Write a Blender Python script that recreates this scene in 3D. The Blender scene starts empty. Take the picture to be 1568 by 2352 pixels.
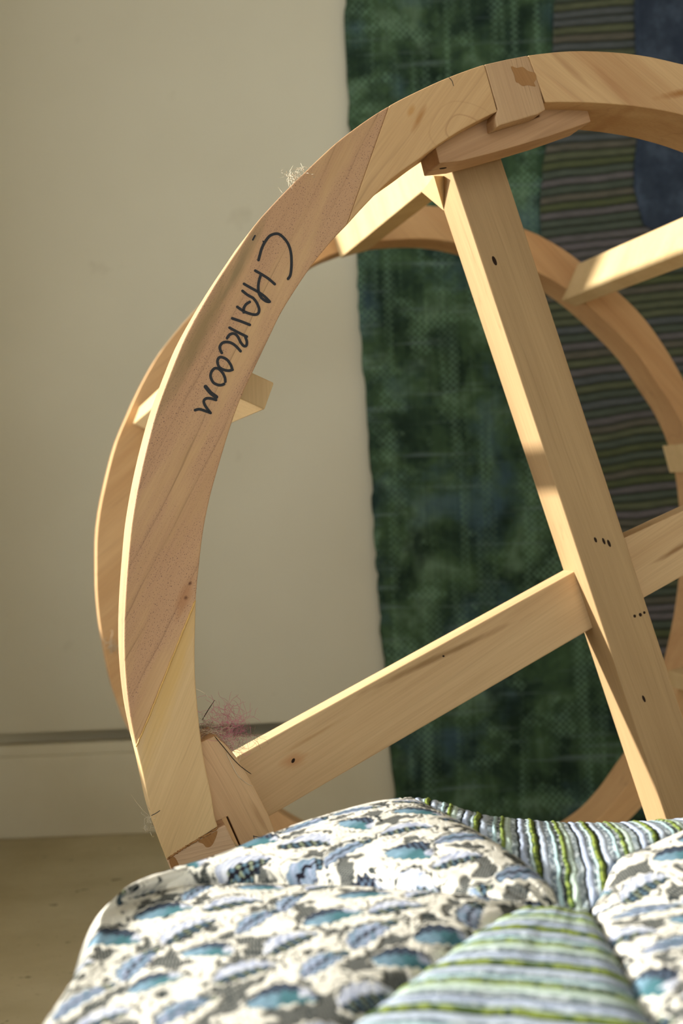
import bpy, bmesh, math, random
import numpy as np
from mathutils import Vector, Matrix

# ---------------------------------------------------------------- camera, light, exposure
SC = bpy.context.scene
COL = SC.collection
H = 0.53            # eye height
D = 2.41            # back wall
F = 3266.7          # focal length in pixels of the 1568 x 2352 frame
CX, CY = 784.0, 1176.0
ROLL = math.radians(-2.3)

cam_data = bpy.data.cameras.new('camera')
cam = bpy.data.objects.new('camera', cam_data)
COL.objects.link(cam)
cam_data.sensor_fit = 'VERTICAL'
cam_data.sensor_height = 36.0
cam_data.sensor_width = 24.0
cam_data.lens = 50.0
cam_data.clip_start = 0.02
cam_data.dof.use_dof = True
cam_data.dof.focus_distance = 1.08
cam_data.dof.aperture_fstop = 8.0
RM = Matrix.Rotation(math.radians(90), 3, 'X') @ Matrix.Rotation(ROLL, 3, 'Z')
cam.matrix_world = Matrix.Translation((0, 0, H)) @ RM.to_4x4()
SC.camera = cam

world = bpy.data.worlds.new('world')
SC.world = world
world.use_nodes = True
bgn = world.node_tree.nodes['Background']
bgn.inputs['Color'].default_value = (0.97, 1.0, 0.98, 1)
bgn.inputs['Strength'].default_value = 3.3

SUNDIR = Vector((-0.94, 0.02, 0.28)).normalized()      # towards the sun
sun_data = bpy.data.lights.new('sun', 'SUN')
sun_data.energy = 9.5
sun_data.angle = math.radians(2.5)
sun_data.color = (1.0, 0.95, 0.86)
sun = bpy.data.objects.new('sun', sun_data)
sun.rotation_euler = SUNDIR.to_track_quat('Z', 'Y').to_euler()
sun.location = SUNDIR * 6
COL.objects.link(sun)

SC.view_settings.view_transform = 'Standard'
SC.view_settings.look = 'None'
SC.view_settings.exposure = 0.0
SC.view_settings.gamma = 1.0
SC.view_settings.use_curve_mapping = False

# ---------------------------------------------------------------- helpers
random.seed(7)
rng = np.random.RandomState(11)


def lin(r, g, b):
    def f(c):
        c /= 255.0
        return c / 12.92 if c <= 0.04045 else ((c + 0.055) / 1.055) ** 2.4
    return (f(r), f(g), f(b), 1.0)


def ray(px, py):
    return RM @ Vector(((px - CX) / F, -(py - CY) / F, -1.0))


CAMP = Vector((0, 0, H))


def at_depth(px, py, y):
    d = ray(px, py)
    return CAMP + d * (y / d.y)


def at_height(px, py, z):
    d = ray(px, py)
    return CAMP + d * ((z - H) / d.z)


# frame-local space of the wooden chair: x right, y up, z towards the viewer (depth w = -z)
WDIR = ray(90, 1155).normalized()
ORG = at_depth(1300, 1300, 1.12)
U = WDIR.cross(Vector((0, 0, 1))).normalized()
V = U.cross(WDIR).normalized()
FM = Matrix(((U.x, V.x, -WDIR.x, ORG.x), (U.y, V.y, -WDIR.y, ORG.y),
             (U.z, V.z, -WDIR.z, ORG.z), (0, 0, 0, 1)))
FMI = FM.inverted()


def loc(px, py, w):
    """point of the plane at depth w of the chair frame, in frame-local space"""
    d = ray(px, py)
    t = (w - (CAMP - ORG).dot(WDIR)) / d.dot(WDIR)
    return FMI @ (CAMP + d * t)


def link(name, me, mat=None, parent=None, **props):
    o = bpy.data.objects.new(name, me)
    COL.objects.link(o)
    if mat is not None:
        me.materials.append(mat)
    if parent is not None:
        o.parent = parent
    for k, v in props.items():
        o[k] = v
    return o


def mesh(name, verts, faces, smooth=False):
    me = bpy.data.meshes.new(name)
    me.from_pydata([tuple(v) for v in verts], [], faces)
    bm = bmesh.new()
    bm.from_mesh(me)
    bmesh.ops.recalc_face_normals(bm, faces=bm.faces)
    bm.to_mesh(me)
    bm.free()
    if smooth:
        for p in me.polygons:
            p.use_smooth = True
    return me


def bevel(o, w=0.0011, seg=2):
    m = o.modifiers.new('bevel', 'BEVEL')
    m.width = w
    m.segments = seg
    m.limit_method = 'ANGLE'
    m.angle_limit = math.radians(38)
    return o


def box_mesh(name, x0, x1, y0, y1, z0, z1):
    v = [(x, y, z) for z in (z0, z1) for y in (y0, y1) for x in (x0, x1)]
    f = [(0, 1, 3, 2), (4, 5, 7, 6), (0, 1, 5, 4), (2, 3, 7, 6), (0, 2, 6, 4), (1, 3, 7, 5)]
    return mesh(name, v, f)


def join_boxes(name, boxes):
    vs, fs = [], []
    for b in boxes:
        x0, x1, y0, y1, z0, z1 = b
        n = len(vs)
        vs += [(x, y, z) for z in (z0, z1) for y in (y0, y1) for x in (x0, x1)]
        fs += [tuple(i + n for i in f) for f in
               [(0, 1, 3, 2), (4, 5, 7, 6), (0, 1, 5, 4), (2, 3, 7, 6), (0, 2, 6, 4), (1, 3, 7, 5)]]
    return mesh(name, vs, fs)


def catmull(pts, per=8, closed=False):
    n = len(pts)
    out = []
    rngi = range(n) if closed else range(n - 1)
    for i in rngi:
        if closed:
            p0, p1, p2, p3 = (pts[(i + k) % n] for k in (-1, 0, 1, 2))
        else:
            p0, p1, p2, p3 = pts[max(i - 1, 0)], pts[i], pts[i + 1], pts[min(i + 2, n - 1)]
        for k in range(per):
            t = k / per
            out.append(tuple(0.5 * (2 * b + (c - a) * t + (2 * a - 5 * b + 4 * c - d) * t * t
                                    + (3 * b - a - 3 * c + d) * t ** 3)
                             for a, b, c, d in zip(p0, p1, p2, p3)))
    if not closed:
        out.append(tuple(pts[-1]))
    return out


def resample(pts, n):
    p = np.array(pts, float)
    s = np.concatenate([[0], np.cumsum(np.linalg.norm(np.diff(p, axis=0), axis=1))])
    t = np.linspace(0, s[-1], n)
    return np.stack([np.interp(t, s, p[:, k]) for k in range(p.shape[1])], 1)


def nearest(curve, p):
    return min(range(len(curve)), key=lambda i: (curve[i][0] - p[0]) ** 2 + (curve[i][1] - p[1]) ** 2)


def sub(curve, a, b):
    """stretch of a closed curve from the point nearest a to the point nearest b (forwards)"""
    i, j = nearest(curve, a), nearest(curve, b)
    if j <= i:
        j += len(curve)
    mid = [curve[k % len(curve)] for k in range(i + 1, j)]
    return [a] + mid + [b]


def prism(name, px, w0, w1, mat, parent, wref=None, bev=0.0011, **props):
    """outline in the frame plane, from depth w0 to w1"""
    wr = w0 if wref is None else wref
    p = [loc(x, y, wr) for x, y in px]
    n = len(p)
    v = [(q.x, q.y, -w0) for q in p] + [(q.x, q.y, -w1) for q in p]
    f = [tuple(range(n)), tuple(range(2 * n - 1, n - 1, -1))]
    f += [(i, (i + 1) % n, (i + 1) % n + n, i + n) for i in range(n)]
    o = link(name, mesh(name, v, f), mat, parent, **props)
    if bev:
        bevel(o, bev)
    return o


def arc_piece(name, outer, inner, w0, w1, mat, parent, n=40, wref=None, **props):
    wr = w0 if wref is None else wref
    a = [loc(x, y, wr) for x, y in resample(outer, n)]
    b = [loc(x, y, wr) for x, y in resample(inner, n)]
    v = []
    for i in range(n):
        v += [(a[i].x, a[i].y, -w0), (b[i].x, b[i].y, -w0), (b[i].x, b[i].y, -w1), (a[i].x, a[i].y, -w1)]
    f = []
    for i in range(n - 1):
        q = 4 * i
        for k in range(4):
            f.append((q + k, q + (k + 1) % 4, q + 4 + (k + 1) % 4, q + 4 + k))
    f += [(0, 1, 2, 3), tuple(4 * (n - 1) + k for k in (3, 2, 1, 0))]
    o = link(name, mesh(name, v, f), mat, parent, **props)
    bevel(o, 0.0009)
    return o


def ribbon(strokes, width, w, per=6):
    """flat pen strokes lying on the frame plane w; strokes are pixel polylines"""
    vs, fs = [], []
    for st in strokes:
        wd = width
        if isinstance(st, tuple):
            st, wd = st
        c = catmull(st, per) if len(st) > 2 else st
        q = [loc(x, y, w) for x, y in c]
        for i, p in enumerate(q):
            a, b = q[max(i - 1, 0)], q[min(i + 1, len(q) - 1)]
            t = (b - a).normalized()
            nrm = Vector((-t.y, t.x, 0))
            vs += [p + nrm * wd / 2, p - nrm * wd / 2]
            if i:
                m = len(vs)
                fs.append((m - 4, m - 3, m - 1, m - 2))
        for p, lift in ((q[0], 0.00004), (q[-1], 0.00008)):
            m = len(vs)
            for k in range(10):
                an = 2 * math.pi * k / 10
                vs.append(p + Vector((math.cos(an), math.sin(an), 0)) * wd / 2 + Vector((0, 0, lift)))
            fs.append(tuple(range(m, m + 10)))
    me = bpy.data.meshes.new('ink')
    me.from_pydata([tuple(v) for v in vs], [], fs)
    return me


def tubes(polys, radius, sides=3):
    vs, fs = [], []
    for pl in polys:
        r = radius
        if isinstance(pl, tuple):
            pl, r = pl
        pl = [Vector(p) for p in pl]
        base = len(vs)
        for i, p in enumerate(pl):
            t = (pl[min(i + 1, len(pl) - 1)] - pl[max(i - 1, 0)])
            if t.length < 1e-9:
                t = Vector((0, 0, 1))
            t.normalize()
            a = t.orthogonal().normalized()
            b = t.cross(a)
            rr = r * (0.5 if i in (0, len(pl) - 1) else 1)
            for k in range(sides):
                an = 2 * math.pi * k / sides
                vs.append(p + (a * math.cos(an) + b * math.sin(an)) * rr)
        for i in range(len(pl) - 1):
            for k in range(sides):
                x = base + i * sides
                fs.append((x + k, x + (k + 1) % sides, x + sides + (k + 1) % sides, x + sides + k))
        fs.append(tuple(base + k for k in range(sides)))
        e = base + (len(pl) - 1) * sides
        fs.append(tuple(e + k for k in reversed(range(sides))))
    me = bpy.data.meshes.new('thread')
    me.from_pydata([tuple(v) for v in vs], [], fs)
    for p in me.polygons:
        p.use_smooth = True
    return me


# ---------------------------------------------------------------- node helpers
class NT:
    def __init__(self, name, rough=0.7):
        self.m = bpy.data.materials.new(name)
        self.m.use_nodes = True
        self.t = self.m.node_tree
        self.b = self.t.nodes['Principled BSDF']
        self.b.inputs['Roughness'].default_value = rough
        self.b.inputs['Specular IOR Level'].default_value = 0.25

    def n(self, typ, **kw):
        nd = self.t.nodes.new(typ)
        for k, v in kw.items():
            if k in nd.inputs:
                nd.inputs[k].default_value = v
            else:
                setattr(nd, k, v)
        return nd

    def l(self, a, b):
        self.t.links.new(a, b)

    def coord(self, which='Object'):
        return self.n('ShaderNodeTexCoord').outputs[which]

    def mapping(self, src, loc=(0, 0, 0), rot=(0, 0, 0), scale=(1, 1, 1)):
        m = self.n('ShaderNodeMapping')
        m.inputs['Location'].default_value = loc
        m.inputs['Rotation'].default_value = rot
        m.inputs['Scale'].default_value = scale
        self.l(src, m.inputs['Vector'])
        return m.outputs['Vector']

    def noise(self, vec, scale, detail=3, rough=0.55, dist=0.0):
        n = self.n('ShaderNodeTexNoise')
        n.inputs['Scale'].default_value = scale
        n.inputs['Detail'].default_value = detail
        n.inputs['Roughness'].default_value = rough
        n.inputs['Distortion'].default_value = dist
        self.l(vec, n.inputs['Vector'])
        return n.outputs['Fac']

    def ramp(self, fac, stops, interp='LINEAR'):
        r = self.n('ShaderNodeValToRGB')
        r.color_ramp.interpolation = interp
        e = r.color_ramp.elements
        while len(e) < len(stops):
            e.new(0.5)
        for el, (p, c) in zip(e, stops):
            el.position = p
            el.color = c if len(c) == 4 else (*c, 1)
        self.l(fac, r.inputs['Fac'])
        return r.outputs['Color']

    def gray(self, fac, p0, p1, a=0.0, b=1.0):
        return self.ramp(fac, [(p0, (a, a, a, 1)), (p1, (b, b, b, 1))])

    def mix(self, fac, a, b, mode='MIX'):
        m = self.n('ShaderNodeMix', data_type='RGBA', blend_type=mode)
        for s, v in ((m.inputs[0], fac), (m.inputs[6], a), (m.inputs[7], b)):
            if isinstance(v, (int, float)):
                s.default_value = v
            elif isinstance(v, tuple):
                s.default_value = v
            else:
                self.l(v, s)
        return m.outputs[2]

    def math(self, op, a, b=0.0):
        m = self.n('ShaderNodeMath', operation=op)
        for s, v in ((m.inputs[0], a), (m.inputs[1], b)):
            if isinstance(v, (int, float)):
                s.default_value = v
            else:
                self.l(v, s)
        return m.outputs[0]

    def bump(self, h, strength, dist):
        b = self.n('ShaderNodeBump')
        b.inputs['Strength'].default_value = strength
        b.inputs['Distance'].default_value = dist
        self.l(h, b.inputs['Height'])
        self.l(b.outputs['Normal'], self.b.inputs['Normal'])

    def out(self, col):
        self.l(col, self.b.inputs['Base Color'])
        return self.m


def wood(name, light, dark, ang, seed=0.0, vein=0.0, vein_scale=26.0, speck=0.0, streak=0.0,
         streak_col=(120, 98, 62), rough=0.62, marks=(), rings=None):
    """bare sawn timber, grain along the direction ang (degrees, in the frame plane)"""
    t = NT(name, rough)
    base = t.mapping(t.coord(), rot=(0, 0, 0), loc=(0, 0, 0))
    r = t.n('ShaderNodeVectorRotate', rotation_type='Z_AXIS')
    r.inputs['Angle'].default_value = -math.radians(ang)
    t.l(base, r.inputs['Vector'])
    g = r.outputs['Vector']
    g1 = t.mapping(g, loc=(seed, seed * 1.7, seed * .6), scale=(1.6, 17, 17))
    broad = t.noise(g1, 1.0, 5, 0.6, 0.6)
    col = t.ramp(broad, [(0.30, lin(*dark)), (0.52, lin(*[(a * .45 + b * .55) for a, b in zip(dark, light)])),
                         (0.72, lin(*light))])
    g2 = t.mapping(g, loc=(seed, 0, 0), scale=(14, 620, 620))
    fine = t.noise(g2, 1.0, 3, 0.6)
    col = t.mix(0.22, col, t.ramp(fine, [(0.3, (.55, .50, .44, 1)), (0.62, (1, 1, 1, 1))]), 'MULTIPLY')
    if vein:
        g3 = t.mapping(g, loc=(seed * 2.1, seed, 0), scale=(.16, 1, 1))
        wv = t.n('ShaderNodeTexWave', wave_type='BANDS', bands_direction='Y', wave_profile='SAW')
        wv.inputs['Scale'].default_value = vein_scale
        wv.inputs['Distortion'].default_value = 5.5
        wv.inputs['Detail'].default_value = 3.0
        wv.inputs['Detail Scale'].default_value = 1.3
        t.l(g3, wv.inputs['Vector'])
        line = t.ramp(wv.outputs['Fac'], [(0.0, (1, 1, 1, 1)), (0.05, (0.25, .25, .25, 1)), (0.17, (0, 0, 0, 1)),
                                          (0.95, (0, 0, 0, 1)), (1.0, (.7, .7, .7, 1))])
        brk = t.gray(t.noise(t.mapping(g, loc=(seed, 3, 0), scale=(9, 60, 60)), 1, 2), 0.42, 0.66)
        fac = t.math('MULTIPLY', t.math('MULTIPLY', line, brk), vein)
        col = t.mix(fac, col, lin(98, 70, 44))
    if streak:
        g4 = t.mapping(g, loc=(seed * 3.3, seed * .9, 0), scale=(2.2, 26, 26))
        sm = t.gray(t.noise(g4, 1.0, 4, 0.6, 1.0), 0.60, 0.72)
        col = t.mix(t.math('MULTIPLY', sm, streak), col, lin(*streak_col))
    if speck:
        big = t.gray(t.noise(t.mapping(g, loc=(1.3, seed, 0), scale=(7, 34, 34)), 1.0, 3, .6), 0.40, 0.55)
        dots = t.gray(t.noise(t.mapping(g, scale=(.55, 1, 1)), 1500, 1, .4), 0.63, 0.69)
        col = t.mix(t.math('MULTIPLY', big, 0.45 * speck), col, lin(176, 132, 110))
        col = t.mix(t.math('MULTIPLY', t.math('MULTIPLY', dots, big), speck), col, lin(92, 64, 66))
    if rings:
        c = loc(rings[0], rings[1], 0)
        sh = t.mapping(t.coord(), loc=(-c.x, -c.y * 1.25, 0), scale=(1, 1.25, .3))
        wv = t.n('ShaderNodeTexWave', wave_type='RINGS', rings_direction='SPHERICAL', wave_profile='SAW')
        wv.inputs['Scale'].default_value = 24
        wv.inputs['Distortion'].default_value = 4.5
        wv.inputs['Detail Scale'].default_value = .8
        t.l(sh, wv.inputs['Vector'])
        ln = t.ramp(wv.outputs['Fac'], [(0.0, (1, 1, 1, 1)), (0.14, (0, 0, 0, 1)), (0.94, (0, 0, 0, 1)), (1.0, (.6, .6, .6, 1))])
        vl = t.n('ShaderNodeVectorMath', operation='LENGTH')
        t.l(sh, vl.inputs[0])
        near = t.gray(vl.outputs['Value'], .012, .036, 1, 0)
        col = t.mix(t.math('MULTIPLY', t.math('MULTIPLY', ln, near), .45), col, lin(140, 98, 58))
    for px, py, w, an, ln_, hw, rgb, st in marks:
        c = loc(px, py, w)
        vr = t.n('ShaderNodeVectorRotate', rotation_type='Z_AXIS')
        vr.inputs['Angle'].default_value = -math.radians(an)
        sub_ = t.mapping(t.coord(), loc=(-c.x, -c.y, 0))
        t.l(sub_, vr.inputs['Vector'])
        sc = t.mapping(vr.outputs['Vector'], scale=(1 / ln_, 1 / hw, 0))
        vl = t.n('ShaderNodeVectorMath', operation='LENGTH')
        t.l(sc, vl.inputs[0])
        nz = t.noise(t.mapping(g, scale=(40, 260, 260)), 1, 3, .6)
        d = t.math('ADD', vl.outputs['Value'], t.math('MULTIPLY', t.math('SUBTRACT', nz, .5), .9))
        f = t.gray(d, .25, 1.05, 1, 0)
        col = t.mix(t.math('MULTIPLY', f, st), col, lin(*rgb))
    t.bump(fine, 0.25, 0.0004)
    return t.out(col)


def plain(name, rgb, rough=0.7):
    t = NT(name, rough)
    n = t.noise(t.coord(), 220, 3)
    return t.out(t.mix(n, lin(*[c * .86 for c in rgb]), lin(*[min(255, c * 1.1) for c in rgb])))


# ---------------------------------------------------------------- the room
def m_wall():
    t = NT('painted_wall', 0.8)
    c = t.coord()
    n1 = t.noise(c, 1.7, 4)
    col = t.ramp(n1, [(0.3, lin(204, 197, 175)), (0.7, lin(213, 207, 186))])
    sp = t.gray(t.noise(c, 14, 3, .5), 0.70, 0.80)
    col = t.mix(t.math('MULTIPLY', sp, 0.22), col, lin(150, 138, 112))
    t.bump(t.noise(c, 160, 3), 0.12, 0.002)
    return t.out(col)


def m_floor():
    t = NT('painted_concrete', 0.75)
    c = t.coord()
    col = t.ramp(t.noise(c, 7, 5, .6), [(0.32, lin(180, 168, 136)), (0.66, lin(198, 187, 156))])
    fl = t.gray(t.noise(c, 95, 4, .6), 0.62, 0.72)
    col = t.mix(t.math('MULTIPLY', fl, 0.4), col, lin(118, 98, 68))
    sp = t.gray(t.noise(c, 32, 2, .5), 0.70, 0.74)
    col = t.mix(t.math('MULTIPLY', sp, 0.6), col, lin(84, 66, 44))
    t.bump(t.noise(c, 120, 4), 0.2, 0.003)
    return t.out(col)


M_WALL, M_FLOOR = m_wall(), m_floor()
M_BASE = NT('painted_board', .6)
M_BASE = M_BASE.out(M_BASE.ramp(M_BASE.noise(M_BASE.coord(), 6, 4), [(.3, lin(206, 197, 172)), (.7, lin(216, 208, 184))]))
M_CEIL = plain('ceiling_paint', (150, 142, 126), 0.9)

XL = -0.70
link('floor', box_mesh('floor', XL - .2, 2.8, -2.4, D + .2, -.1, 0), M_FLOOR, kind='structure',
     label='dirty beige painted concrete floor')
# plaster starts above a recessed shadow gap over the skirting board
link('wall_back', join_boxes('wall_back', [(XL - .2, 2.8, D, D + .2, .178, 2.7), (XL - .2, 2.8, D + .075, D + .2, 0, .178)]),
     M_WALL, kind='structure', label='cream painted plaster wall behind the chair frame')
bb = link('baseboard_back', join_boxes('baseboard_back', [(XL, 2.6, D - .004, D + .034, 0, .138), (XL, 2.6, D - .001, D + .034, .138, .157)]),
          M_BASE, kind='structure', label='wide cream painted skirting board along the wall')
bevel(bb, .002)
wy0, wy1, wz0, wz1 = .10, 1.93, .50, 1.45
link('wall_left', join_boxes('wall_left', [
    (XL - .38, XL, -2.2, wy0, 0, 2.7), (XL - .38, XL, wy1, D, 0, 2.7),
    (XL - .38, XL, wy0, wy1, 0, wz0), (XL - .38, XL, wy0, wy1, wz1, 2.7)]), M_WALL, kind='structure',
    label='cream side wall with a sunny window opening')
bevel(link('window_1', join_boxes('window_1', [
    (XL - .34, XL - .28, wy0, wy1, wz0, wz0 + .05), (XL - .34, XL - .28, wy0, wy1, wz1 - .05, wz1),
    (XL - .34, XL - .28, wy0, wy0 + .05, wz0 + .05, wz1 - .05), (XL - .34, XL - .28, wy1 - .05, wy1, wz0 + .05, wz1 - .05)]),
    M_BASE, kind='structure', label='plain white window frame in the side wall'), .004)
fx0, fx1, fz0, fz1 = -.55, 2.1, .35, 2.2  # unseen opening added behind the camera so skylight fills the front faces
link('wall_front', join_boxes('wall_front', [
    (XL - .2, fx0, -2.4, -2.2, 0, 2.7), (fx1, 2.8, -2.4, -2.2, 0, 2.7),
    (fx0, fx1, -2.4, -2.2, 0, fz0), (fx0, fx1, -2.4, -2.2, fz1, 2.7)]), M_WALL, kind='structure',
    label='cream wall at the near end of the room with an opening added for fill light')
bevel(link('fill_window', join_boxes('fill_window', [
    (fx0, fx1, -2.35, -2.29, fz0, fz0 + .05), (fx0, fx1, -2.35, -2.29, fz1 - .05, fz1),
    (fx0, fx0 + .05, -2.35, -2.29, fz0 + .05, fz1 - .05), (fx1 - .05, fx1, -2.35, -2.29, fz0 + .05, fz1 - .05)]),
    M_BASE, kind='structure', label='plain white frame of the unseen fill-light opening added behind the viewer'), .004)
link('wall_right', box_mesh('wall_right', 2.6, 2.8, -2.2, D, 0, 2.7), M_WALL, kind='structure', label='cream wall on the far right side')
link('ceiling', box_mesh('ceiling', XL - .2, 2.8, -2.4, D + .2, 2.7, 2.8), M_CEIL, kind='structure',
     label='plain pale ceiling')

# ---------------------------------------------------------------- the raw wooden chair frame
frame = bpy.data.objects.new('chair_frame', None)
COL.objects.link(frame)
frame.matrix_world = FM
frame['label'] = 'bare unupholstered wooden chair frame of two big round hoops with cross rails'
frame['category'] = 'chair frame'

MAPLE, MAPLE_D = (226, 190, 143), (205, 163, 114)
WP, TP = 0.083, 0.050
WR = WP + 0.024
W_CH = wood('wood_brown_veined', (204, 166, 124), (178, 138, 98), 61, 0.4, vein=.7, vein_scale=20, speck=.8, streak=.35,
            streak_col=(150, 122, 84), marks=((455, 775, 0, 60, .085, .0085, (132, 110, 74), .75), (556, 600, 0, 60, .045, .005, (128, 112, 80), .6),
                                              (424, 1372, 0, 68, .020, .006, (168, 118, 80), .7), (436, 1340, 0, 50, .0022, .0016, (88, 54, 34), .9),
                                              (427, 1373, 0, 50, .0022, .0018, (96, 60, 38), .8)))
W_LOW = wood('wood_pale_lower', (222, 192, 146), (202, 168, 122), 66, 1.3, vein=.3, vein_scale=42,
             marks=((392, 1560, 0, 71, .085, .010, (206, 166, 96), .6),))
W_TOPL = wood('wood_top_left', (216, 180, 134), (196, 156, 110), 52, 2.2, vein=.3, vein_scale=20, rings=(1062, 300),
              marks=((962, 272, 0, 62, .014, .0035, (168, 118, 64), .8), (944, 255, 0, 60, .006, .003, (190, 142, 84), .8)))
W_TOPR = wood('wood_top_right', (214, 178, 132), (186, 144, 100), -38, 3.1, vein=.22, vein_scale=12, streak=.35,
              streak_col=(182, 134, 92), marks=((1415, 205, 0, -42, .035, .005, (160, 110, 70), .5), (1300, 150, 0, -42, .03, .004, (160, 118, 78), .5),
                                                (1580, 210, 0, 12, .032, .004, (150, 96, 40), .8)))
W_ENDG = wood('wood_end_grain', (208, 176, 144), (186, 150, 120), 8, 0.9, vein=.5, vein_scale=95)
W_ENDT = wood('wood_end_grain_top', (198, 164, 126), (172, 136, 102), -74, 1.9, vein=.6, vein_scale=80)
W_SPL = wood('wood_splint', (222, 188, 146), (200, 162, 122), -63, 2.7, vein=.35, vein_scale=46,
             marks=((596, 1880, .02, -64, .02, .003, (170, 132, 92), .6),))
W_SPT = wood('wood_splint_top', (206, 170, 132), (172, 132, 96), 24, 3.7, vein=.3, vein_scale=16, streak=.45,
             streak_col=(140, 104, 74))
W_RAIL = wood('wood_rail', (216, 188, 146), (198, 164, 122), 29, 4.4, vein=.2, vein_scale=26, streak=.3,
              streak_col=(176, 144, 100), marks=((1010, 1508, WR, 21, .085, .0035, (138, 106, 66), .8), (673, 1747, WR, 15, .014, .008, (190, 142, 96), .8),
                                                 (720, 1690, WR, 26, .04, .0022, (176, 138, 92), .6), (1540, 1262, WR, 26, .03, .003, (128, 90, 50), .8)))
W_POST = wood('wood_post', (190, 160, 118), (162, 132, 94), -71.5, 5.1, vein=.3, vein_scale=44)
W_SPC = wood('wood_spacer', (216, 190, 144), (198, 168, 122), 90, 6.2, vein=.1)
W_REAR = wood('wood_rear', (214, 176, 130), (192, 150, 104), 40, 7.0, vein=.3, vein_scale=20, streak=.35,
              streak_col=(176, 130, 88))
W_REAR2 = wood('wood_rear_alt', (208, 168, 122), (186, 142, 98), -48, 7.9, vein=.3, vein_scale=18, streak=.3,
               streak_col=(168, 122, 82))
M_INK = plain('black_marker', (16, 15, 17), 0.45)
M_PENCIL = plain('pencil', (66, 66, 60), 0.6)
M_HOLE = plain('nail_hole', (44, 30, 20), 0.9)
M_GLUE = plain('dried_glue', (204, 164, 96), 0.4)
M_STAIN = wood('wood_glue_stain', (172, 128, 80), (142, 98, 56), -60, 8.8, vein=.2)

T = 0.080
OUT = catmull([(398, 2014), (382, 1974), (353, 1894), (328, 1780), (312.5, 1715), (296.6, 1634), (286.8, 1540), (284.8, 1456),
               (287.5, 1377), (294.7, 1278), (303, 1199), (320.4, 1100), (345, 996), (368, 919), (412, 804), (439, 747),
               (477, 680), (512.5, 623), (548, 570), (588, 513), (646, 449), (695.5, 400), (740, 357), (780, 321.6), (840, 277),
               (900.6, 239), (966, 206), (1031, 177), (1112, 148), (1165, 136), (1212, 127), (1313, 117), (1423, 120.6),
               (1509, 133), (1568, 147), (1800, 190), (2085, 262), (2350, 490), (2525, 850), (2605, 1230), (2600, 1580),
               (2515, 1930), (2330, 2260), (2060, 2510), (1720, 2665), (1370, 2712), (1080, 2672), (830, 2560), (640, 2410),
               (500, 2230), (430, 2090)], 8, True)
INN = catmull([(552, 1990), (500, 1899), (484, 1821), (471, 1760), (461.8, 1703), (453.8, 1630), (447.6, 1550), (447, 1480),
               (448.5, 1416), (450.5, 1361), (455.6, 1309.6), (464.7, 1230), (478, 1159), (493, 1100), (530, 976), (557, 904),
               (584, 846), (620, 770), (646, 717), (682, 659), (722, 601), (767, 547), (796, 517), (837, 472), (896, 413),
               (960, 366), (1006, 332), (1066, 294), (1142, 256), (1190, 242), (1252, 235), (1339, 235), (1422, 240), (1500, 250),
               (1568, 264), (1664, 295), (1830, 368), (2030, 485), (2230, 670), (2370, 940), (2435, 1250), (2430, 1560),
               (2350, 1870), (2180, 2160), (1960, 2370), (1680, 2505), (1370, 2550), (1110, 2515), (890, 2410), (730, 2260), (630, 2110)], 8, True)


def front(name, oa, ob, ia, ib, mat, n=40, **kw):
    return arc_piece(name, sub(OUT, oa, ob), sub(INN, ia, ib), 0.0, T, mat, frame, n, **kw)


seg_low = front('hoop_segment', (382, 1974), (312.5, 1717), (500, 1899), (449.5, 1378), W_LOW, 36, label='pale straight-grained lower hoop piece')
seg_word = front('hoop_segment', (312.5, 1717), (893, 243.5), (449.5, 1378), (796, 517), W_CH, 90,
      label='long brown speckled hoop piece with black handwriting')
seg_top = front('hoop_segment', (893, 243.5), (1112, 148), (796, 517), (1142, 256), W_TOPL, 40, label='light hoop piece with a curl in the grain')
front('hoop_segment', (1212, 127), (2605, 1400), (1252, 235), (2437, 1400), W_TOPR, 70)
front('hoop_segment', (2605, 1400), (1370, 2712), (2437, 1400), (1370, 2550), W_LOW, 50)
front('hoop_segment', (1370, 2712), (430, 2090), (1370, 2550), (630, 2110), W_TOPL, 50)
blk_low = prism('joint_block', [(382, 1974), (500, 1902), (517.5, 1895), (552, 1966), (590, 2045), (625, 2112), (428, 2092), (398, 2014)],
      0.0, T, W_ENDG, frame, label='end-grain block with glue squeezed along its seam')
blk_top = prism('joint_block', [(1112, 148), (1165, 136), (1212, 127), (1237, 192), (1253, 252), (1235, 262), (1150, 287), (1141, 292), (1137, 270),
                      (1142, 250)], 0.0, T, W_ENDT, frame, label='end-grain block with a brown glue stain')
spl_low = prism('splint', [(452, 1709), (494, 1690), (517, 1710), (541.5, 1738), (561, 1768), (580, 1802), (615, 1869), (639, 1930), (662, 2000),
                 (690, 2090), (625, 2090), (564, 1968), (523, 1875), (478, 1896)], 0.020, 0.066, W_SPL, frame, bev=.0008,
      label='tapered glue block backing the lower joint')
spl_top = prism('splint', [(1000, 339), (1009, 375), (1061, 369), (1127, 352), (1190, 334), (1260, 313), (1320, 292), (1357, 279), (1350, 254),
                 (1240, 238), (1238, 268), (1132, 303), (1124, 262), (1060, 296), (1030, 318)], 0.023, 0.069, W_SPT, frame, bev=.0008,
      label='curved glue block backing the top joint')

# cross rails behind the front hoop


def line(p, q, y=None, x=None):
    if y is not None:
        return (p[0] + (q[0] - p[0]) * (y - p[1]) / (q[1] - p[1]), y)
    return (x, p[1] + (q[1] - p[1]) * (x - p[0]) / (q[0] - p[0]))


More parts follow.
